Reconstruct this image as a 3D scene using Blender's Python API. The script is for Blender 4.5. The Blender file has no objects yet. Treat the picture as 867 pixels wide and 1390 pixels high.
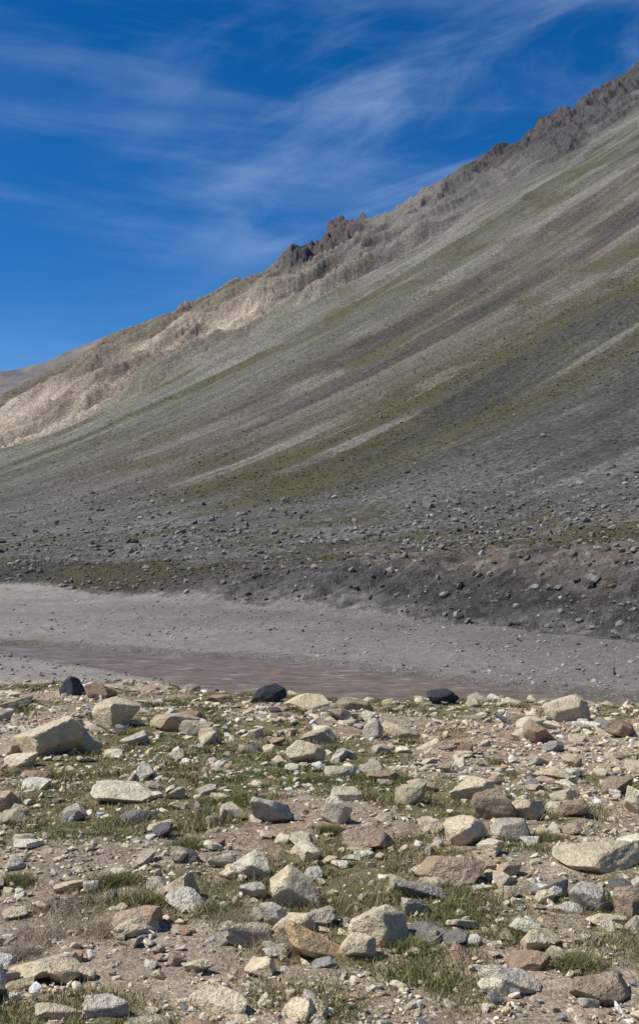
import bpy, math, numpy as np
from mathutils import Vector
rng=np.random.default_rng(7)
sc=bpy.context.scene
sc.view_settings.view_transform='Standard'; sc.view_settings.look='None'; sc.view_settings.exposure=0
FPX=1444.0; CX=433.5; HY=720.0

# ---------------------------------------------------------------- noise
def _h(ix,iy,seed):
    with np.errstate(over='ignore'):
        a=(ix.astype(np.int64)*374761393+iy.astype(np.int64)*668265263+seed*1442695041)&0xFFFFFFFF
        a=((a^(a>>13))*1274126177)&0xFFFFFFFF
        a=(a^(a>>16))
    return a.astype(np.float64)/4294967295.0
def vn(x,y,seed=0):
    fx=np.floor(x); fy=np.floor(y); tx=x-fx; ty=y-fy
    tx=tx*tx*tx*(tx*(tx*6-15)+10); ty=ty*ty*ty*(ty*(ty*6-15)+10)
    ix=fx.astype(np.int64); iy=fy.astype(np.int64)
    a=_h(ix,iy,seed); b=_h(ix+1,iy,seed); c=_h(ix,iy+1,seed); d=_h(ix+1,iy+1,seed)
    return (a+(b-a)*tx+(c-a)*ty+(a-b-c+d)*tx*ty)*2-1
def fbm(x,y,o=4,seed=0,g=0.5):
    s=0;a=1;n=0
    for i in range(o):
        c,sn=math.cos(0.6*i),math.sin(0.6*i)
        s=s+a*vn((x*c-y*sn)*2.03**i+i*17.3,(x*sn+y*c)*2.03**i-i*9.1,seed+i*31); n+=a; a*=g
    return s/n
def fbma(x,y,o=4,seed=0,g=0.5):   # axis aligned
    s=0;a=1;n=0
    for i in range(o):
        s=s+a*vn(x*2.03**i+i*17.3,y*2.03**i-i*9.1,seed+i*31); n+=a; a*=g
    return s/n
def ridged(x,y,o=4,seed=0,aligned=False):
    s=0;a=1;n=0
    for i in range(o):
        c,sn=(1,0) if aligned else (math.cos(0.7*i),math.sin(0.7*i))
        s=s+a*(1-2*np.abs(vn((x*c-y*sn)*2.1**i+i*7.7,(x*sn+y*c)*2.1**i+i*3.3,seed+i*13))); n+=a; a*=0.5
    return s/n
def ss(a,b,x):
    t=np.clip((x-a)/(b-a),0,1); return t*t*(3-2*t)

# ---------------------------------------------------------------- terrain
GX,GY,S0=0.74,0.67,48.0
def st(x,y): return GX*x+GY*y-S0, -GY*x+GX*y
def bankH(t): return np.interp(t,[-20,29,53,75,101,200],[5.4,5.0,3.6,2.2,1.6,1.0])
def bprof(s): return 0.75*np.clip(s/7.5,0,1)+0.25*ss(0,10,s)
def mountain_smooth(x,y):
    s,t=st(x,y); sp=np.maximum(s,0)
    return -6+0.6*sp-72*(1-np.exp(-sp/120))+bankH(t)*bprof(s)
sky_px=[(-400,700),(-200,625),(-100,592),(0,548),(40,527),(100,496),(150,470),(200,446),(250,418),(300,398),(345,380),(380,358),(398,342),(430,322),(445,309),(465,300),(490,296),(520,291),(560,270),(590,256),(620,241),(660,216),(680,205),(700,196),(740,166),(780,153),(800,132),(830,113),(867,89),(960,40),(1100,-20)]
spx=np.array(sky_px,float); su=(spx[:,0]-CX)/FPX; se=(HY-spx[:,1])/FPX
AZT=np.radians(np.linspace(-85,110,2600)); RT=np.geomspace(60,6000,1500)
RR=np.zeros(len(AZT))
for i,a in enumerate(AZT):
    u=math.tan(a) if abs(a)<1.2 else math.copysign(2.5,a)
    ca=math.cos(min(abs(a),0.45))
    tgt=np.interp(u,su,se)*ca
    k=(GX*math.sin(a)+GY*math.cos(a))
    tgt=min(tgt,0.6*k*0.85)
    if k<0.08 or tgt<=0.005: RR[i]=900; continue
    z=mountain_smooth(RT*math.sin(a),RT*math.cos(a))
    q=np.nonzero(z/RT>tgt)[0]
    RR[i]=RT[q[0]] if len(q) else 1500
RR=np.clip(RR,300,2400)
def pxof(az): return CX+FPX*np.tan(np.clip(az,-1.2,1.2))
far_e=np.array([(-400,190),(-120,98),(-60,75),(-17.5,58),(-9,54.5),(-1.2,50.5),(3.6,46),(7.1,42.5),(12,38.5),(20,33),(40,26),(80,22),(400,22)],float)
near_e=np.array([(-400,180),(-120,92),(-60,70),(-16,53),(-9.2,46.5),(-2.8,39.5),(3,34.5),(8,32),(20,27),(40,20.5),(80,18.5),(400,18)],float)
def river_d(x,y):
    w=0.5*vn(x/3.0,y/3.0,5)+0.25*vn(x/0.9,y/0.9,6)
    return np.minimum(np.interp(x,far_e[:,0],far_e[:,1])-y,y-np.interp(x,near_e[:,0],near_e[:,1]))+w
def edge(x,y):
    return y-(22.8-0.5*np.clip(x,-26,26)+1.6*vn(x/5.0,y/9.0,9)+0.5*vn(x/1.4,y/2.0,10))
def ridge_crag(px):
    return np.interp(px,[-500,150,340,395,415,480,500,540,575,620,700,900,2000],[.05,.05,.10,.7,.9,.8,.22,.25,.5,.55,.9,1.0,1.0])
TBAD=1e9
def badmask(x,y,s,t): return ss(TBAD-12,TBAD+30,t+18*fbm(x/60,y/60,2,50))*ss(80,150,s)*ss(500,380,s+40*fbm(x/70,y/70,3,49))
def gully(s,t,x,y): return ridged((t+0.15*s)/40+0.5*fbm(x/50,y/50,2,53),s/170+0.3*fbm(x/40,y/40,2,54),2,51,True)
def H(x,y,detail=True):
    x=np.asarray(x,float); y=np.asarray(y,float)
    rad=np.hypot(x,y)+1e-9; az=np.arctan2(x,y)
    zt=-1.7-0.08*np.clip(y,-25,60)+0.16*fbm(x/4.5,y/4.5,3,1)+0.05*fbm(x/0.9,y/0.9,3,2)
    if detail: zt=zt+0.012*vn(x/0.13,y/0.13,3)
    s,t=st(x,y)
    zf=-6+0.12*fbm(x/9,y/9,3,20)+0.06*fbm(x/1.3,y/1.3,3,21)
    rd=river_d(x,y)
    zf=zf+0.35*ss(4,9,-rd)*(y>45)
    zf=zf+0.16*ridged((x+1.2*y)/16,(y-0.6*x)/5,2,24)*ss(2,7,-rd)*(y>40)
    zf=zf-0.75*ss(-0.6,0.9,rd)
    e=edge(x,y)
    z=zt+(zf-zt)*ss(0,7,e)
    Rr=np.interp(az,AZT,RR)
    f=np.minimum(1,Rr/rad); xm=x*f; ym=y*f
    s2,t2=st(xm,ym)
    s2=s2+3.0*fbm(xm/14,ym/14,3,30)*ss(80,20,np.abs(s2))
    sp=np.maximum(s2,0)
    m=0.6*sp-72*(1-np.exp(-sp/120))+bankH(t2)*bprof(s2)*(1+0.18*fbm(t2/6,s2/9,3,33))
    amp=ss(0,10,s2)
    g=fbma(t2/38,s2/330,3,40)*np.clip(sp*0.02,0,8.0)
    g=g+fbma(t2/9,s2/90,3,41)*np.clip(sp*0.008,0,2.8)
    g=g+0.25*fbm(xm/3.0,ym/3.0,3,42)*amp
    g=g-0.6*ridged(t2/3.5,s2/30,3,46,True)*ss(0,3,s2)*ss(12,7,s2)*ss(80,55,t2)
    px=pxof(az); q=rad/Rr
    bad=badmask(x,y,s2,t2)
    g=g+bad*(14.0*gully(s2,t2,xm,ym)+6.0*ridged(t2/13,s2/60,4,57)-4.0)*ss(1.08,0.85,q)
    cm=ridge_crag(px)*ss(0.70,0.95,q+0.09*fbm(x/60,y/60,2,60))
    g=g+cm*(10*ridged(x/42,y/60,5,61)+6.5*ridged(x/13,y/26,4,66)+2.6*ridged(x/4.5,y/9,3,67)-4.5)
    g=g+(1-cm)*ss(0.8,1,q)*2.6*fbm(x/14,y/22,5,63)
    z=z+m+g
    z=z-0.55*np.maximum(rad-Rr,0)
    return np.maximum(z,-40)
def gp(px,py):
    u=(px-CX)/FPX; e=(HY-py)/FPX
    yy=np.geomspace(3,2200,6000)
    x=u*yy
    z=np.where(edge(x,yy)<0,-1.7-0.08*yy,mountain_smooth(x,yy))
    q=np.nonzero(z>=e*yy)[0]
    i=q[0] if len(q) else len(yy)-1
    return x[i],yy[i]
def gpt(px,py):
    a,b=gp(px,py); return st(a,b)
TBAD=float(np.mean([gpt(60,600)[1],gpt(220,532)[1],gpt(385,445)[1]]))

azd=np.radians(np.linspace(-24,24,1000)); azc=np.radians(np.linspace(24,336,160))[1:-1]
AZ=np.concatenate([azd,azc])
RAD=np.concatenate([np.geomspace(0.7,26,310,endpoint=False),np.geomspace(26,120,230,endpoint=False),np.geomspace(120,480,220,endpoint=False),np.linspace(480,1250,300,endpoint=False),np.geomspace(1250,3300,30)])
A,R=np.meshgrid(AZ,RAD,indexing='ij'); X=R*np.sin(A); Y=R*np.cos(A)
Z=H(X,Y)

def s2l(c):
    c=np.asarray(c,float)/255.0
    return np.where(c<=0.04045,c/12.92,((c+0.055)/1.055)**2.4)
stops=[(867,640,(104,101,93),.45),(867,585,(102,100,93),.22),(867,540,(92,90,86),.12),(867,505,(92,90,85),.2),(867,470,(93,91,76),.6),(867,420,(88,86,66),.85),
 (867,370,(94,90,72),.75),(867,325,(102,96,82),.5),(867,285,(115,106,96),.15),(867,255,(104,99,86),.45),(867,215,(110,108,97),.4),
 (800,225,(102,101,86),.7),(770,228,(124,122,111),.2),(735,240,(110,109,92),.65),(640,285,(136,134,121),.08),(600,305,(111,109,92),.6),(560,325,(124,122,108),.2),(500,355,(137,136,122),.15),
 (450,385,(110,107,90),.5),(425,402,(144,140,126),.10),(400,420,(130,118,102),.2),(370,430,(146,131,114),.04),(320,440,(152,137,119),.03),(250,455,(138,124,106),.1),(150,500,(150,135,117),.05),(40,560,(126,114,99),.2)]
tt=[];cc=[];vv=[]
for a,b,c,v in stops:
    tt.append(gpt(a,b)[1]); cc.append(s2l(c)); vv.append(v)
o=np.argsort(tt); tt=np.array(tt)[o]; cc=np.array(cc)[o]; vv=np.array(vv)[o]
def slope_color(x,y):
    s,t=st(x,y); rad=np.hypot(x,y); az=np.arctan2(x,y); px=pxof(az)
    q=rad/np.interp(az,AZT,RR)
    w=t+10*fbma(t/30,s/200,2,70)*np.clip(s/150,0.2,2)+ 8*fbm(x/40,y/40,4,71)*np.clip(s/200,0.2,1.5)
    w=w+4.5*fbma(t/6,s/120,2,72)
    col=np.stack([np.interp(w,tt,cc[:,i]) for i in range(3)],-1)
    veg=np.interp(w,tt,vv)
    brk=ss(-0.25,0.25,fbm(x/35,y/35,3,77))
    sk=ss(0.10,0.28,fbma(t/11+0.3*fbm(x/60,y/60,2,78),s/260,3,74))*brk
    skc=s2l((132,128,118)); col=col+(skc-col)*(0.65*sk)[...,None]; veg=veg*(1-0.85*sk)
    sk2=ss(0.08,0.26,fbma(t/13,s/240,3,79))*ss(-0.35,0.1,fbm(x/45,y/45,3,87))
    skc=s2l((80,78,74)); col=col+(skc-col)*(0.7*sk2)[...,None]; veg=veg*(1-0.3*sk2)
    veg=veg+0.28*fbma(t/16,s/120,3,73)+0.75*fbm(x/24,y/24,4,76)*ss(40,90,s)
    bad=badmask(x,y,s,t)*ss(85,140,s)
    rc=gully(s,t,x,y)
    bf=ss(-0.1,0.9,rc*0.75+0.7*fbma(t/16,s/50,4,58)+0.1)
    bc=s2l((188,172,152))+(s2l((138,123,108))-s2l((188,172,152)))*bf[...,None]
    bc=bc+(s2l((112,107,93))-bc)*(0.85*ss(0.08,0.4,fbm(x/45,y/70,4,59)))[...,None]
    col=col+(bc-col)*(bad*0.9)[...,None]; veg=veg*(1-bad)+bad*(0.14+0.4*fbm(x/60,y/90,3,56))
    up=ss(0.78,0.92,q+0.10*fbm(x/50,y/50,3,75))*ss(400,330,px)
    col=col+(s2l((108,101,87))-col)*up[...,None]*0.85; veg=veg+0.2*up
    lowb=62+22*fbm(x/40,y/40,3,80)+np.interp(t,[20,60,100,170,260],[5,0,0,10,25])
    low=ss(lowb+26,lowb-18,s)
    lc=s2l((110,107,101))*(1+0.28*fbm(x/12,y/12,3,81))[...,None]
    lv=0.34+0.9*fbm(x/22,y/9,3,82)
    rightg=ss(95,55,t)*ss(4,14,s)*ss(46,22,s)
    lv=lv+0.5*rightg; lc=lc+(s2l((112,104,89))-lc)*(0.7*rightg)[...,None]
    col=col+(lc-col)*low[...,None]; veg=veg+(lv-veg)*low
    bk=ss(0.5,2.5,s+1.5*fbm(x/3,y/3,2,83))*ss(15,9,s+2.5*fbm(x/5,y/5,2,84))
    bk_r=bk*ss(78,52,t)
    bcol=s2l((114,104,94))*(1+0.3*fbm(t/3.0,s/8,3,85))[...,None]
    lowdark=ss(7.0,3.5,s+2.4*fbm(t/6,s/6,3,88))
    bcol=bcol+(s2l((80,78,75))-bcol)*(lowdark*0.95)[...,None]
    col=col+(bcol-col)*bk_r[...,None]; veg=veg*(1-bk_r*0.95)
    bk_l=bk*ss(52,78,t)
    col=col+(s2l((72,67,60))-col)*(bk_l*0.85)[...,None]
    cm=ridge_crag(px)*ss(0.70,0.90,q+0.09*fbm(x/60,y/60,2,60))
    red=ss(405,430,px)*ss(500,460,px)
    cr=s2l((80,78,77))*(1+0.45*fbm(x/20,y/30,5,86))[...,None]
    rp=ss(0.15,0.4,fbm(x/50,y/90,3,89))
    cr=cr+(s2l((92,79,76))-cr)*(np.maximum(red,0.4*rp)*0.7)[...,None]
    tan=ss(500,520,px)*ss(620,580,px)
    cr=cr+(s2l((120,115,109))-cr)*(tan*0.8)[...,None]
    kk=np.clip(cm*1.35,0,1)*ss(300,380,px)
    gs=ss(0.62,0.8,q+0.1*fbm(x/70,y/70,3,96))*ss(380,450,px)
    col=col+(s2l((112,109,103))-col)*(0.75*gs)[...,None]; veg=veg*(1-0.6*gs)
    col=col+(cr-col)*kk[...,None]; veg=veg*(1-kk)
    return np.clip(col,0.01,1),np.clip(veg,0,1)
def greenmask(x,y):
    g=fbm(x/2.2+3,y/3.2,4,90)+0.30*fbm(x/0.5,y/0.5,2,91)
    dist=np.clip((y-4)/20,0,1)
    return ss(-0.06,0.26,g+0.18*dist-0.03)
def ground_color(x,y):
    e=edge(x,y); s,t=st(x,y); rd=river_d(x,y)
    soil=s2l((176,157,134))*(1+0.22*fbm(x/1.6,y/1.6,4,92))[...,None]
    pinkm=ss(0.0,0.5,fbm(x/3,y/3,3,93))
    soil=soil+(s2l((172,143,119))-soil)*(pinkm*0.6)[...,None]
    gm=greenmask(x,y)*ss(3,-1,e)
    gr=s2l((142,134,125))*(1+0.28*fbm((x+1.2*y)/9,(y-.6*x)/3,4,94))[...,None]
    wet=ss(-1.5,-0.1,rd)
    gr=gr*(1-0.5*wet)[...,None]
    grey=ss(22,2,-s+5*fbm(x/9,y/9,3,95))*ss(90,55,t)
    gr=gr+(s2l((104,101,96))-gr)*(grey*0.75)[...,None]
    f=ss(1.5,5,e)[...,None]
    col=soil+(gr-soil)*f
    return np.clip(col,0.01,1),gm

# ---------------------------------------------------------------- helpers
def mk(name,verts,faces,mat,attrs=None,smooth=True,sharp=None):
    me=bpy.data.meshes.new(name)
    verts=np.asarray(verts,np.float32).reshape(-1,3); faces=np.asarray(faces,np.int32)
    k=faces.shape[1]; n=len(faces)
    me.vertices.add(len(verts)); me.vertices.foreach_set('co',verts.ravel())
    me.loops.add(n*k); me.loops.foreach_set('vertex_index',faces.ravel())
    me.polygons.add(n); me.polygons.foreach_set('loop_start',np.arange(0,n*k,k,dtype=np.int32))
    me.polygons.foreach_set('loop_total',np.full(n,k,np.int32))
    me.update(calc_edges=True)
    me.polygons.foreach_set('use_smooth',np.full(n,smooth,bool))
    if attrs:
        for an,(ty,arr) in attrs.items():
            at=me.attributes.new(an,ty,'POINT')
            arr=np.asarray(arr,np.float32)
            if ty=='FLOAT_COLOR':
                if arr.shape[1]==3: arr=np.concatenate([arr,np.ones((len(arr),1),np.float32)],1)
                at.data.foreach_set('color',arr.ravel())
            elif ty=='FLOAT_VECTOR': at.data.foreach_set('vector',arr.ravel())
            else: at.data.foreach_set('value',arr.ravel())
    me.materials.append(mat)
    if sharp: me.set_sharp_from_angle(angle=math.radians(sharp))
    ob=bpy.data.objects.new(name,me); sc.collection.objects.link(ob); return ob
class NT:
    def __init__(s,name,rough=0.95,spec=0.1):
        s.m=bpy.data.materials.new(name); s.m.use_nodes=True; s.t=s.m.node_tree
        s.b=s.t.nodes['Principled BSDF']; s.b.inputs['Roughness'].default_value=rough
        s.b.inputs['Specular IOR Level'].default_value=spec
    def n(s,ty,**k):
        nd=s.t.nodes.new(ty)
        for a,b in k.items(): setattr(nd,a,b)
        return nd
    def l(s,a,b): s.t.links.new(a,b)
    def attr(s,name,out='Color'): return s.n('ShaderNodeAttribute',attribute_name=name).outputs[out]
    def noise(s,vec,scale,detail=4,rough=0.55):
        nd=s.n('ShaderNodeTexNoise'); nd.inputs['Scale'].default_value=scale; nd.inputs['Detail'].default_value=detail; nd.inputs['Roughness'].default_value=rough
        if vec is not None: s.l(vec,nd.inputs['Vector'])
        return nd
    def vor(s,vec,scale,feature='F1'):
        nd=s.n('ShaderNodeTexVoronoi',feature=feature); nd.inputs['Scale'].default_value=scale; s.l(vec,nd.inputs['Vector']); return nd
    def mr(s,v,a,b,c,d,smooth=False):
        nd=s.n('ShaderNodeMapRange'); 
        if smooth: nd.interpolation_type='SMOOTHSTEP'
        for i,q in enumerate((v,a,b,c,d)):
            if hasattr(q,'links'): s.l(q,nd.inputs[i])
            else: nd.inputs[i].default_value=q
        return nd.outputs[0]
    def math(s,op,a,b=0.0):
        nd=s.n('ShaderNodeMath',operation=op)
        for i,q in enumerate((a,b)):
            if hasattr(q,'links'): s.l(q,nd.inputs[i])
            else: nd.inputs[i].default_value=q
        return nd.outputs[0]
    def mix(s,f,a,b,mode='MIX'):
        nd=s.n('ShaderNodeMix',data_type='RGBA',blend_type=mode)
        for i,q in ((0,f),(6,a),(7,b)):
            if hasattr(q,'links'): s.l(q,nd.inputs[i])
            elif i==0: nd.inputs[0].default_value=q
            else: nd.inputs[i].default_value=(*q,1)
        return nd.outputs[2]
    def scale(s,c,f):
        nd=s.n('ShaderNodeVectorMath',operation='SCALE'); s.l(c,nd.inputs[0])
        if hasattr(f,'links'): s.l(f,nd.inputs['Scale'])
        else: nd.inputs['Scale'].default_value=f
        return nd.outputs[0]
    def bump(s,h,strength,dist):
        nd=s.n('ShaderNodeBump'); nd.inputs['Strength'].default_value=strength; nd.inputs['Distance'].default_value=dist
        s.l(h,nd.inputs['Height']); s.l(nd.outputs[0],s.b.inputs['Normal'])
    def out(s,c): s.l(c,s.b.inputs['Base Color'])
    def pos(s): return s.n('ShaderNodeNewGeometry').outputs['Position']

M=NT('mountain_scree'); P=M.pos(); ST=M.attr('st','Vector')
mp=M.n('ShaderNodeMapping'); mp.inputs['Scale'].default_value=(0.012,0.14,1); M.l(ST,mp.inputs[0])
k1=M.noise(mp.outputs[0],1.0,6,0.68); k1.inputs['Distortion'].default_value=0.5
mp2=M.n('ShaderNodeMapping'); mp2.inputs['Scale'].default_value=(0.04,0.8,1); M.l(ST,mp2.inputs[0])
k2=M.noise(mp2.outputs[0],1.0,3,0.6)
c=M.scale(M.attr('Col'),M.mr(k1.outputs[0],0.3,0.7,0.68,1.34))
c=M.scale(c,M.mr(k2.outputs[0],0.3,0.7,0.88,1.13))
n1=M.noise(P,1.1,5,0.75); c=M.scale(c,M.mr(n1.outputs[0],0.3,0.7,0.55,1.50))
vo=M.vor(P,1.7); hv=M.n('ShaderNodeSeparateColor'); M.l(vo.outputs['Color'],hv.inputs[0])
c=M.scale(c,M.mr(hv.outputs[0],0,1,0.68,1.36))
vg=M.attr('veg','Fac')
nv=M.noise(P,0.9,5,0.78); nv2=M.noise(P,0.05,4,0.65)
thr=M.math('ADD',nv.outputs[0],M.mr(nv2.outputs[0],0.3,0.7,-0.12,0.12))
lo=M.mr(vg,0,1,0.72,0.37)
fv=M.mr(M.math('SUBTRACT',thr,lo),-0.03,0.10,0,0.80,True)
vc=M.mix(M.mr(nv2.outputs[0],0.35,0.65,0,1),(0.082,0.082,0.038),(0.120,0.108,0.055))
c=M.mix(fv,c,vc)
M.out(c); M.bump(n1.outputs[0],1.0,0.9)
mountain_mat=M.m

M=NT('ground_soil'); P=M.pos()
wn=M.noise(P,9,2,0.6); wv=M.n('ShaderNodeVectorMath',operation='MULTIPLY_ADD'); M.l(wn.outputs['Color'],wv.inputs[0]); wv.inputs[1].default_value=(0.05,0.05,0.05); M.l(P,wv.inputs[2])
v1=M.vor(wv.outputs[0],38); v2=M.vor(wv.outputs[0],15); n1=M.noise(P,2.2,5,0.65); n2=M.noise(P,60,4,0.7)
c=M.scale(M.attr('Col'),M.mr(n1.outputs[0],0.3,0.7,0.8,1.2))
sp=M.n('ShaderNodeSeparateColor'); M.l(v1.outputs['Color'],sp.inputs[0])
c1=M.scale(c,M.mr(sp.outputs[0],0,1,0.74,1.28))
v3=M.vor(P,4.5); sp3=M.n('ShaderNodeSeparateColor'); M.l(v3.outputs['Color'],sp3.inputs[0])
c1=M.scale(c1,M.mr(sp3.outputs[0],0,1,0.86,1.14))
sp2=M.n('ShaderNodeSeparateColor'); M.l(v2.outputs['Color'],sp2.inputs[0])
st2=M.mr(sp2.outputs[0],0.62,0.66,0,0.6); stc=M.mix(sp2.outputs[1],(0.25,0.23,0.21),(0.52,0.46,0.36))
c1=M.mix(M.math('MULTIPLY',st2,M.mr(v2.outputs['Distance'],0.5,0.35,0,1)),c1,stc)
c1=M.scale(c1,M.mr(n2.outputs[0],0.3,0.7,0.65,1.35))
vg=M.attr('veg','Fac'); nv=M.noise(P,9,5,0.75)
fv=M.mr(M.math('SUBTRACT',nv.outputs[0],M.mr(vg,0,1,0.80,0.38)),-0.03,0.08,0,0.82,True)
nc=M.noise(P,1.1,3); nc2=M.noise(P,60,3,0.75)
vc=M.mix(M.mr(nc.outputs[0],0.38,0.58,0,1),(0.110,0.125,0.040),(0.21,0.18,0.085))
vc=M.scale(vc,M.mr(nc2.outputs[0],0.3,0.7,0.4,1.6))
c1=M.mix(fv,c1,vc)
M.out(c1); hb=M.math('ADD',M.math('MULTIPLY',n2.outputs[0],0.7),nv.outputs[0]); M.bump(hb,1.0,0.04)
ground_mat=M.m

def rock_mat(name,scale,bumpd,det=6):
    M=NT(name,0.9,0.12); tc=M.pos()
    a=M.attr('Col'); n1=M.noise(tc,scale,det,0.7); n2=M.noise(tc,scale*6,4,0.7); n3=M.noise(tc,scale*0.5,2)
    c=M.scale(a,M.mr(n1.outputs[0],0.3,0.7,0.72,1.26)); c=M.scale(c,M.mr(n2.outputs[0],0.3,0.7,0.77,1.23))
    c=M.mix(M.mr(n3.outputs[0],0.52,0.68,0,0.4,True),c,M.mix(1.0,a,(0.92,0.77,0.58),'MULTIPLY'))
    M.out(c)
    M.bump(M.math('ADD',n1.outputs[0],M.math('MULTIPLY',n2.outputs[0],0.35)),1.0,bumpd); return M.m
boulder_mat=rock_mat('boulder_stone',5,0.10)
pebble_mat=rock_mat('pebble_stone',14,0.02,4)
far_rock_mat=rock_mat('talus_stone',1.5,0.2,3)

# ---------------------------------------------------------------- terrain meshes
na,nr=X.shape
V=np.stack([X,Y,Z],-1).reshape(-1,3)
idx=np.arange(na*nr).reshape(na,nr)
i0=idx; i1=np.roll(idx,-1,0)
F4=np.stack([i0[:,:-1],i0[:,1:],i1[:,1:],i1[:,:-1]],-1)
S_,T_=st(X,Y)
fs=(S_[:,:-1]>0.0)
slopeF=F4[fs]; groundF=F4[~fs]
def sub(faces,Vall):
    u,inv=np.unique(faces.ravel(),return_inverse=True)
    return u,Vall[u],inv.reshape(faces.shape)
u,v,f=sub(slopeF,V)
col,veg=slope_color(v[:,0],v[:,1]); s_,t_=st(v[:,0],v[:,1])
gc,gv=ground_color(v[:,0],v[:,1]); w=ss(2.0,0.0,s_)[:,None]
col=col+(gc-col)*w; veg=veg*(1-w[:,0])
mk('mountain_slope',v,f[:,::-1],mountain_mat,{'Col':('FLOAT_COLOR',col),'veg':('FLOAT',veg),'st':('FLOAT_VECTOR',np.stack([s_,t_,0*s_],-1))})
u,v,f=sub(groundF,V)
gc,gv=ground_color(v[:,0],v[:,1])
mk('ground',v,f[:,::-1],ground_mat,{'Col':('FLOAT_COLOR',gc),'veg':('FLOAT',gv)})

uu=np.linspace(-0.75,0.02,260); dp=[(-700,560),(-200,520),(0,504),(60,490),(110,470),(160,450),(200,434),(225,436),(300,470),(470,560)]
dp=np.array(dp,float); rows=40; Vd=[]
for j in range(rows):
    fr=j/(rows-1)
    yy=3000-fr*900
    prof=np.interp(uu*FPX+CX,dp[:,0],(HY-dp[:,1])/FPX)*3000
    zz=prof*(1-fr)**1.1-20*fr
    xx=uu*3000; 
    zz=zz+ (30*ridged(xx/160,np.full_like(xx,yy)/160,6,101)-10)*(0.25+0.75*min(1,fr*4))
    Vd.append(np.stack([xx,np.full_like(xx,yy),zz],-1))
Vd=np.array(Vd); I=np.arange(rows*260).reshape(rows,260)
Fd=np.stack([I[:-1,:-1],I[1:,:-1],I[1:,1:],I[:-1,1:]],-1).reshape(-1,4)
M=NT('distant_rock'); n=M.noise(M.pos(),0.012,7,0.65); M.out(M.mix(M.mr(n.outputs[0],0.35,0.65,0,1),(0.10,0.098,0.105),(0.24,0.20,0.175))); 
mk('distant_mountain',Vd.reshape(-1,3),Fd,M.m)

# ---------------------------------------------------------------- river
xs=np.concatenate([np.linspace(-120,-30,60),np.linspace(-29.8,30,500),np.linspace(31,80,40)])
nw=110; Vw=[]
yf=np.interp(xs,far_e[:,0],far_e[:,1])+1.0; yn=np.interp(xs,near_e[:,0],near_e[:,1])-1.0
for j in range(nw):
    y=yn+(yf-yn)*j/(nw-1)
    z=-6.27+0.06*fbm(xs/1.1+y/2,y/0.8,3,110)+0.025*vn(xs/0.35,y/0.3,111)
    Vw.append(np.stack([xs,y,z],-1))
Vw=np.array(Vw); I=np.arange(nw*len(xs)).reshape(nw,len(xs))
Fw=np.stack([I[:-1,:-1],I[:-1,1:],I[1:,1:],I[1:,:-1]],-1).reshape(-1,4)
M=NT('muddy_water',0.4,0.2); P=M.pos(); mp=M.n('ShaderNodeMapping'); mp.inputs['Rotation'].default_value=(0,0,0.6); mp.inputs['Scale'].default_value=(0.5,1.6,1); M.l(P,mp.inputs[0])
n=M.noise(mp.outputs[0],1.4,6,0.65)
c=M.mix(M.mr(n.outputs[0],0.38,0.62,0,1),(0.130,0.096,0.072),(0.215,0.165,0.130))
c=M.mix(M.mr(n.outputs[0],0.60,0.68,0,0.6),c,(0.42,0.37,0.32))
M.out(c); M.bump(n.outputs[0],0.8,0.2)
mk('river',Vw.reshape(-1,3),Fw,M.m)

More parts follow.
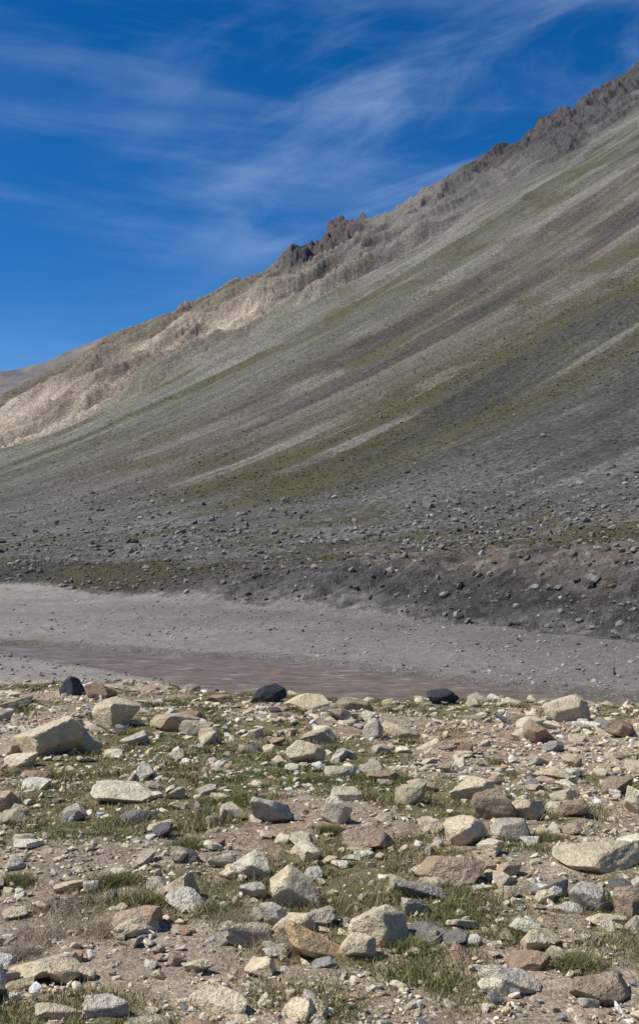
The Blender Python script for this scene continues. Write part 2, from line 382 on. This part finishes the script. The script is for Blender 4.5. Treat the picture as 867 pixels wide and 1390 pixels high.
# ---------------------------------------------------------------- rocks
import bmesh
def ico(n):
    bm=bmesh.new(); bmesh.ops.create_icosphere(bm,subdivisions=n,radius=1)
    v=np.array([p.co[:] for p in bm.verts]); f=np.array([[q.index for q in p.verts] for p in bm.faces]); bm.free(); return v,f
ICO={n:ico(n) for n in (1,2,3,4,5)}
def rocks(level,pos,size,cols,seed,sharp=14,planes=11,embed=0.25,rough=0.03,tilt=0.35,yawr=6.28,box=False):
    r=np.random.default_rng(seed); bv,bf=ICO[level]; n=len(pos); nv=len(bv)
    nrm=r.normal(size=(n,planes,3)); nrm/=np.linalg.norm(nrm,axis=2,keepdims=True)
    d=r.uniform(0.55,0.95,(n,planes))
    if box:
        ax6=np.array([[1,0,0],[-1,0,0],[0,1,0],[0,-1,0],[0,0,1],[0,0,-1]],float)
        bx=ax6[None]+r.normal(size=(n,6,3))*0.38; bx/=np.linalg.norm(bx,axis=2,keepdims=True)
        nrm[:,:6]=bx; d[:,:6]=r.uniform(0.50,0.74,(n,6)); d[:,6:]=r.uniform(0.56,0.86,(n,planes-6))
    outV=np.empty((n,nv,3),np.float32); CH=200
    for a in range(0,n,CH):
        b=min(n,a+CH)
        dot=np.einsum('npk,vk->nvp',nrm[a:b],bv)
        q=np.maximum(dot,1e-3)/d[a:b][:,None,:]
        qm=q.max(axis=2,keepdims=True)
        inv=qm[...,0]*(np.sum((q/qm)**sharp,axis=2))**(1.0/sharp)
        rr=1/np.maximum(inv,0.8)
        if rough>0:
            for o in range(5):
                fr=r.normal(size=(b-a,3,2))*(2.5*2**o)
                ph=r.uniform(0,6.28,(b-a,1,2))
                sn=np.sin(np.einsum('vk,nkj->nvj',bv,fr)+ph).prod(axis=2)
                rr=rr*(1+rough/(1.45**o)*sn)
        P=bv[None]*rr[...,None]
        mx=P.max(1,keepdims=True); mn=P.min(1,keepdims=True); P=(P-(mx+mn)/2)/(mx-mn)
        P=P*size[a:b][:,None,:]
        ax=r.normal(size=(b-a,2))*tilt; yaw=r.uniform(-yawr/2,yawr/2,b-a)
        cx,sx=np.cos(ax[:,0]),np.sin(ax[:,0]); x,y,z=P[...,0],P[...,1],P[...,2]
        y,z=y*cx[:,None]-z*sx[:,None],y*sx[:,None]+z*cx[:,None]
        cx,sx=np.cos(ax[:,1]),np.sin(ax[:,1])
        x,z=x*cx[:,None]+z*sx[:,None],-x*sx[:,None]+z*cx[:,None]
        cy,sy=np.cos(yaw),np.sin(yaw)
        x,y=x*cy[:,None]-y*sy[:,None],x*sy[:,None]+y*cy[:,None]
        P=np.stack([x,y,z],-1)
        P=P+pos[a:b][:,None,:]; P[...,2]+=(size[a:b,2]*(0.5-embed))[:,None]
        outV[a:b]=P
    Fs=(bf[None]+(np.arange(n)*nv)[:,None,None]).reshape(-1,3)
    C=np.repeat(cols,nv,axis=0)
    return outV.reshape(-1,3),Fs,C
PAL=np.array([s2l(c) for c in [(212,195,164),(222,208,178),(198,181,153),(220,210,190),(190,177,156),(150,145,136),(118,117,115),(162,137,115),(192,168,142),(228,222,210)]])
PW=np.array([.25,.21,.15,.15,.11,.04,.015,.05,.03,.03]); PW/=PW.sum()
PW2=np.array([.17,.16,.13,.15,.13,.09,.05,.06,.05,.06]); PW2/=PW2.sum()
def pal(n,w=PW,r=rng):
    return np.clip(PAL[r.choice(len(PAL),n,p=w)]*r.uniform(0.75,1.2,(n,1)),0.01,0.8)
TAN,CREAM,GREY,BROWN,DARK,ORANGE,PINK=[s2l(c) for c in [(218,201,168),(226,214,187),(200,190,172),(166,146,123),(84,86,92),(214,184,140),(194,170,146)]]
heroes=[(95,932,32,27,DARK),(362,943,50,24,DARK*.7),(600,955,46,18,DARK*.8),(155,990,60,42,TAN),(62,1026,95,40,TAN),(118,1022,34,28,TAN),(232,994,66,24,TAN*.8),
(413,1040,58,34,TAN),(480,965,52,16,BROWN),(418,962,56,15,TAN),(507,1004,26,30,GREY),(540,1002,60,18,TAN),(770,978,72,34,TAN),(640,1085,58,32,TAN),(672,1112,62,38,BROWN),
(712,1112,52,28,TAN),(697,1142,64,28,GREY),(560,1092,40,28,TAN*.85),(458,1118,40,38,CREAM),(368,1118,50,32,GREY),(318,1114,40,22,TAN),(500,1156,66,32,BROWN*1.1),
(633,1148,56,36,TAN),(612,1200,92,36,BROWN*1.2),(344,1194,54,36,CREAM*.9),(402,1232,76,54,TAN),(345,1220,40,24,GREY),(374,1258,38,32,GREY),(240,1222,50,34,TAN*.85),
(165,1090,88,18,CREAM),(10,1104,32,30,PINK),(100,1116,34,22,GREY),(512,1284,78,52,TAN),(425,1302,90,32,ORANGE),(818,1182,116,30,TAN),(800,1236,46,32,GREY),(858,1246,44,44,BROWN),
(828,1258,60,14,TAN),(180,1262,74,26,PINK*.9),(478,1300,60,28,TAN),(735,1008,60,20,BROWN),(250,1172,36,22,GREY),(560,1240,40,18,GREY*.8),(60,1330,90,22,TAN),(690,1345,90,28,GREY),(300,1375,80,28,TAN),
(820,1360,80,28,BROWN),(140,1380,60,24,GREY),(134,948,42,20,BROWN),(20,965,50,16,TAN*.8),(300,955,40,12,BROWN),(845,1000,40,20,BROWN),(750,1060,50,18,TAN),
(835,1080,44,24,BROWN),(870,1105,50,30,TAN),(780,1110,44,22,BROWN),(520,1062,44,16,BROWN),(220,1128,40,14,TAN),(690,1190,40,18,TAN*.8),(740,1225,36,16,TAN),(470,1030,30,14,GREY),(585,1130,34,16,TAN)]
def fgp(px,py):
    uu_=(px-CX)/FPX; e=(HY-py)/FPX
    yy=np.geomspace(2.5,60,4000); z=H(uu_*yy,yy,False)
    z2=z-e*yy; cr=np.nonzero((z2[1:]>=0)&(z2[:-1]<0))[0]
    if not len(cr): return (uu_*30,30,-6)
    i=cr[0]+1
    return (uu_*yy[i],yy[i],z[i])
for i,(px,py,w,h,c) in enumerate(heroes):
    x,y,z=fgp(px,py); dk=i<3
    if y>27 or (dk and y>24):
        y0=20.0 if px>250 else 22.5; x=(px-CX)/FPX*y0; y=y0; z=float(H(np.array([x]),np.array([y]),False)[0])
    sw=w/FPX*y*1.06; sh=h/FPX*y*1.22
    dep=sw*rng.uniform(0.6,0.85)
    v,f,cv=rocks(5,np.array([[0,dep*0.25,0.0]]),np.array([[sw,dep,sh]]),np.array([np.clip(c*rng.uniform(.9,1.05),0,.8)]),(1210 if dk else 800)+i,sharp=40,planes=17,embed=0.2,rough=0.016 if not dk else 0.03,tilt=0.18 if not dk else 0.08,yawr=1.2,box=True)
    ob=mk('boulder',v,f,boulder_mat,{'Col':('FLOAT_COLOR',cv)},sharp=38); ob.location=(x,y,z)

def scatter_fg(n,pw,ymin,ymax,seed,um=0.40):
    r=np.random.default_rng(seed)
    yy=ymin*(ymax/ymin)**(r.random(n)**pw); x=r.uniform(-um,um,n)*yy
    return x,yy,r
def size3(r,s,n,fl=(0.28,0.7)): return np.stack([s*r.uniform(0.8,1.45,n),s*r.uniform(0.6,1.1,n),s*r.uniform(*fl,n)],-1)
x,y,r=scatter_fg(2500,0.62,3.6,31,11); s=0.055+0.26*r.random(len(x))**3.6; s*=np.clip(y/12,0.7,1.35)
clus=fbm(x/2.5,y/2.5,2,120)+r.uniform(-.5,.5,len(x))+0.25*x/y/0.3; k=(clus>-0.15)&(edge(x,y)<4); x,y,s=x[k],y[k],s[k]
z=H(x,y,False); v,f,c=rocks(4,np.stack([x,y,z],-1),size3(r,s,len(x)),pal(len(x),PW,r),12,sharp=40,planes=13,rough=0.014,embed=0.22,box=True,tilt=0.22)
mk('stones',v,f,boulder_mat,{'Col':('FLOAT_COLOR',c)},sharp=38)
x,y,r=scatter_fg(12500,0.72,2.8,30,13); s=0.02+0.07*r.random(len(x))**2.6; s*=np.clip(y/9,0.8,1.9)
k=((fbm(x/1.6,y/1.6,3,121)+r.uniform(-.6,.6,len(x)))>-0.2)&(r.random(len(x))>0.5*greenmask(x,y))&(edge(x,y)<6); x,y,s=x[k],y[k],s[k]
z=H(x,y,False); v,f,c=rocks(3,np.stack([x,y,z],-1),size3(r,s,len(x)),pal(len(x),PW2,r),14,sharp=30,planes=11,rough=0.0,embed=0.2,box=True)
mk('pebbles',v,f,pebble_mat,{'Col':('FLOAT_COLOR',c)},sharp=38)
x,y,r=scatter_fg(46000,0.9,2.6,24,15,0.37); s=0.010+0.025*r.random(len(x))**2; s*=np.clip(y/7,0.8,2)
k=((fbm(x/1.1,y/1.1,3,122)+r.uniform(-.6,.6,len(x)))>-0.2)&(r.random(len(x))>0.8*greenmask(x,y)); x,y,s=x[k],y[k],s[k]
z=H(x,y,False); v,f,c=rocks(2,np.stack([x,y,z],-1),size3(r,s,len(x)),pal(len(x),PW2,r),16,sharp=10,planes=6,rough=0.0,embed=0.15)
mk('gravel',v,f,pebble_mat,{'Col':('FLOAT_COLOR',c)},smooth=False)
n=24000; r=np.random.default_rng(21); y=28*(120/28)**r.random(n); x=r.uniform(-.38,.38,n)*y; s=0.05+0.20*r.random(n)**6
sv,_=st(x,y); k=(edge(x,y)>3)&(river_d(x,y)<0.2-0.5*(r.random(n)>.05))&(sv<4)&(fbm(x/4,y/4,2,123)+r.uniform(-.5,.5,n)>-0.1); x,y,s=x[k],y[k],s[k]; z=H(x,y,False)
cg=np.array([s2l((150,142,132))]*len(x))*r.uniform(.5,1.6,(len(x),1))
v,f,c=rocks(2,np.stack([x,y,z],-1),size3(r,s,len(x),(0.3,0.6)),cg,22,sharp=14,planes=8,rough=0,embed=0.25)
mk('river_stones',v,f,far_rock_mat,{'Col':('FLOAT_COLOR',c)},smooth=False)
n=52000; r=np.random.default_rng(31); y=50*(300/50)**(r.random(n)**1.0); x=r.uniform(-.37,.37,n)*y; sv,tv=st(x,y)
s=0.10+0.65*r.random(n)**8; s*=np.clip(y/110,0.8,1.5)
_,vgm=slope_color(x,y)
dens=ss(0,6,sv)*(0.04+1.0*ss(100,30,sv))*(0.25+0.8*ss(-0.2,0.3,fbm(x/18,y/18,3,130)))*(1-0.5*vgm); dens=np.where((sv<11),np.maximum(dens,0.5),dens)
k=(r.random(n)<dens)&(sv>0.5); x,y,s,sv,tv=x[k],y[k],s[k],sv[k],tv[k]; z=H(x,y,False)
cg=np.array([s2l((122,118,111))]*len(x))*r.uniform(.45,1.7,(len(x),1))
v,f,c=rocks(2,np.stack([x,y,z],-1),size3(r,s,len(x),(0.5,0.9)),cg,32,sharp=20,planes=8,rough=0,embed=0.3)
mk('talus_boulders',v,f,far_rock_mat,{'Col':('FLOAT_COLOR',c)},smooth=False)
n=100000; r=np.random.default_rng(41); y=60*(600/60)**(r.random(n)**0.85); x=r.uniform(-.36,.36,n)*y; sv,tv=st(x,y)
_,vgm=slope_color(x,y)
k=(sv>3)&(r.random(n)<np.clip(vgm*1.0-0.15+0.5*fbm(x/6,y/6,2,140),0,1)); x,y,sv=x[k],y[k],sv[k]
s=(0.14+0.30*r.random(len(x))**2)*np.clip(y/150,0.8,1.5); z=H(x,y,False)
mixc=r.random((len(x),1)); cg=np.array([[0.085,0.086,0.040]])*(1-mixc)+np.array([[0.13,0.116,0.058]])*mixc; cg*=r.uniform(.7,1.2,(len(x),1))
v,f,c=rocks(1,np.stack([x,y,z],-1),size3(r,s,len(x),(0.3,0.5)),cg,42,sharp=6,planes=6,rough=0.25,embed=0.4)
M=NT('shrub_leaves'); nn=M.noise(M.pos(),7,3,0.7); M.out(M.scale(M.attr('Col'),M.mr(nn.outputs[0],0.3,0.7,0.5,1.5)))
mk('slope_shrubs',v,f,M.m,{'Col':('FLOAT_COLOR',c)},smooth=False)

# ---------------------------------------------------------------- grass & plants
def blades(x,y,z,h,w,lean,cols,r,seg=2):
    n=len(x); a=r.uniform(0,6.28,n); b=r.uniform(0,6.28,n)
    wx,wy=np.cos(a)*w,np.sin(a)*w; lx,ly=np.cos(b)*lean*h,np.sin(b)*lean*h
    p0=np.stack([x-wx,y-wy,z-0.01],-1); p1=np.stack([x+wx,y+wy,z-0.01],-1)
    m0=np.stack([x-wx*.7+lx*.35,y-wy*.7+ly*.35,z+h*.55],-1); m1=np.stack([x+wx*.7+lx*.35,y+wy*.7+ly*.35,z+h*.55],-1)
    tp=np.stack([x+lx,y+ly,z+h],-1)
    V=np.stack([p0,p1,m1,m0,tp],1).reshape(-1,3)
    base=(np.arange(n)*5)[:,None]
    F=np.concatenate([base+np.array([[0,1,2]]),base+np.array([[0,2,3]]),base+np.array([[3,2,4]])],0)
    return V,F,np.repeat(cols,5,axis=0)
M=NT('grass_blades',0.8,0.15); M.out(M.attr('Col')); grass_mat=M.m
def clumps(nc,nb,ymin,ymax,hr,wr,rad,seed,cA,cB,thr,pw=0.75):
    x,y,r=scatter_fg(nc,pw,ymin,ymax,seed); k=(greenmask(x,y)>thr)&(edge(x,y)<1.5); x,y=x[k],y[k]
    m=r.random((len(x),1)); m=np.clip(m*0.5+0.7*ss(-.3,.3,fbm(x/2.3,y/2.3,2,150))[:,None],0,1); cc_=cA*(1-m)+cB*m
    sc_=r.uniform(.5,1.2,len(x))
    X_=np.repeat(x,nb);Y_=np.repeat(y,nb); C_=np.repeat(cc_,nb,axis=0)*r.uniform(.6,1.4,(len(X_),1)); S_2=np.repeat(sc_,nb)
    X_=X_+r.normal(size=len(X_))*rad*S_2; Y_=Y_+r.normal(size=len(X_))*rad*S_2
    Z_=H(X_,Y_,False); h=r.uniform(*hr,len(X_))*S_2; w=r.uniform(*wr,len(X_))*np.clip(Y_/8,0.8,2.6)
    return blades(X_,Y_,Z_,h,w,r.uniform(0.3,1.4,len(X_)),C_,r)
gA=np.array([[0.140,0.168,0.052]]); gB=np.array([[0.30,0.255,0.12]])
v,f,c=clumps(14000,22,2.8,28,(0.012,0.034),(0.002,0.0035),0.08,51,gA,gB,0.2)
mk('grass',v,f,grass_mat,{'Col':('FLOAT_COLOR',c)},smooth=False)
v,f,c=clumps(560,110,3,28,(0.04,0.10),(0.0025,0.004),0.09,52,gA*0.8,gB*0.85,0.3,0.6)
mk('low_shrubs',v,f,grass_mat,{'Col':('FLOAT_COLOR',c)},smooth=False)
def tuft(name,px,py,wpx,hh,nb,colA,colB,seed,wd=0.002,lean=(0.3,1.3)):
    r=np.random.default_rng(seed); x,y,z=fgp(px,py); rd=wpx/FPX*y/2
    X_=x+r.normal(size=nb)*rd*.45; Y_=y+r.normal(size=nb)*rd*.45; Z_=H(X_,Y_,False)
    m=r.random((nb,1)); C_=(colA*(1-m)+colB*m)*r.uniform(.6,1.3,(nb,1))
    v,f,c=blades(X_,Y_,Z_,r.uniform(.4,1,nb)*hh,np.full(nb,wd),r.uniform(*lean,nb),C_,r)
    mk(name,v,f,grass_mat,{'Col':('FLOAT_COLOR',c)},smooth=False)
dA=np.array([[0.28,0.21,0.14]]); dB=np.array([[0.46,0.38,0.27]])
for i,(a,b,w) in enumerate([(90,1235,110),(140,1265,90),(320,1255,90),(380,1290,80),(60,1275,100),(180,945,70),(30,1300,60)]): tuft('dry_shrub',a,b,w,0.08,700,dA,dB,600+i,0.0013,(0.4,2.0))
for i,(a,b,w) in enumerate([(255,1150,60),(165,1198,50),(200,1225,60),(300,1240,90),(300,1090,80),(25,1050,90),(560,1290,60),(740,1140,70),(630,1245,110),(450,1130,40),(700,1055,60),(430,1060,50),(860,1030,60),(80,1055,80),(700,1270,90),(20,1200,60),(780,1310,80)]):
    tuft('green_tuft',a,b,w,0.06,1000,gA*.85,gB*.75,700+i,0.0022,(0.4,1.8))

# ---------------------------------------------------------------- camera
cam=bpy.data.cameras.new('camera'); co=bpy.data.objects.new('camera',cam); sc.collection.objects.link(co)
cam.sensor_fit='VERTICAL'; cam.sensor_height=36; cam.sensor_width=24; cam.lens=FPX/1390*36; cam.shift_y=(HY-695)/1390
cam.clip_start=0.1; cam.clip_end=12000
co.location=(0,0,0); co.rotation_euler=(math.radians(90),0,0); sc.camera=co

# ---------------------------------------------------------------- light
EL=math.radians(52); AZS=math.radians(-96)
Sd=Vector((math.sin(AZS)*math.cos(EL),math.cos(AZS)*math.cos(EL),math.sin(EL)))
sl=bpy.data.lights.new('sun','SUN'); sl.energy=5.0; sl.angle=math.radians(0.53); sl.color=(1,0.965,0.90)
so=bpy.data.objects.new('sun',sl); so.rotation_euler=(-Sd).to_track_quat('-Z','Y').to_euler(); so.location=(-30,-20,60); sc.collection.objects.link(so)
w=bpy.data.worlds.new('World'); sc.world=w; w.use_nodes=True; nt=w.node_tree; N=nt.nodes; L=nt.links
bg=N['Background']; bg.inputs[1].default_value=0.09
sky=N.new('ShaderNodeTexSky'); sky.sky_type='NISHITA'; sky.sun_disc=False; sky.sun_elevation=EL; sky.sun_rotation=AZS%(2*math.pi)
sky.altitude=3000; sky.air_density=1.0; sky.dust_density=0.2; sky.ozone_density=3.0
tc=N.new('ShaderNodeTexCoord')
hs=N.new('ShaderNodeHueSaturation'); hs.inputs['Hue'].default_value=0.505; hs.inputs['Saturation'].default_value=1.38; hs.inputs['Value'].default_value=1.28; L.new(sky.outputs[0],hs.inputs['Color'])
def MR(v,a,b,c,d):
    q=N.new('ShaderNodeMapRange'); q.interpolation_type='SMOOTHSTEP'; L.new(v,q.inputs[0])
    for i,z_ in enumerate((a,b,c,d)): q.inputs[i+1].default_value=z_
    return q.outputs[0]
def MM(op,a,b):
    q=N.new('ShaderNodeMath'); q.operation=op
    for i,z_ in enumerate((a,b)):
        if hasattr(z_,'links'): L.new(z_,q.inputs[i])
        else: q.inputs[i].default_value=z_
    return q.outputs[0]
def cloud(rot,scl,ns,det,dist,lo,hi,loc=(0,0,0)):
    m1=N.new('ShaderNodeMapping'); m1.inputs['Rotation'].default_value=(0,math.radians(rot),0); m1.inputs['Location'].default_value=loc; L.new(tc.outputs['Generated'],m1.inputs[0])
    m2=N.new('ShaderNodeMapping'); m2.inputs['Scale'].default_value=scl; L.new(m1.outputs[0],m2.inputs[0])
    n1=N.new('ShaderNodeTexNoise'); n1.inputs['Scale'].default_value=ns; n1.inputs['Detail'].default_value=det; n1.inputs['Roughness'].default_value=0.58; n1.inputs['Distortion'].default_value=dist; L.new(m2.outputs[0],n1.inputs['Vector'])
    return MR(n1.outputs[0],lo,hi,0,1)
a=cloud(20,(2.5,2,9),1.6,8,0.5,0.42,0.80,(0.06,0,-0.03))
b=cloud(-4,(2.0,2,16),1.3,6,0.3,0.44,0.74,(0.3,0,0.7))
g=cloud(0,(1,1,1),4.0,2,0,0.35,0.65,(0.5,0.2,0.4))
sep=N.new('ShaderNodeSeparateXYZ'); L.new(tc.outputs['Generated'],sep.inputs[0])
fac=MM('ADD',MM('MULTIPLY',MM('MULTIPLY',a,MM('ADD',MM('MULTIPLY',g,0.6),0.4)),MR(sep.outputs[0],-0.2,0.10,0.08,0.95)),MM('MULTIPLY',b,0.22))
fac=MM('MINIMUM',fac,0.85)
mx=N.new('ShaderNodeMix'); mx.data_type='RGBA'; L.new(fac,mx.inputs[0]); L.new(hs.outputs[0],mx.inputs[6]); mx.inputs[7].default_value=(3.4,4.9,8.0,1)
L.new(mx.outputs[2],bg.inputs[0])
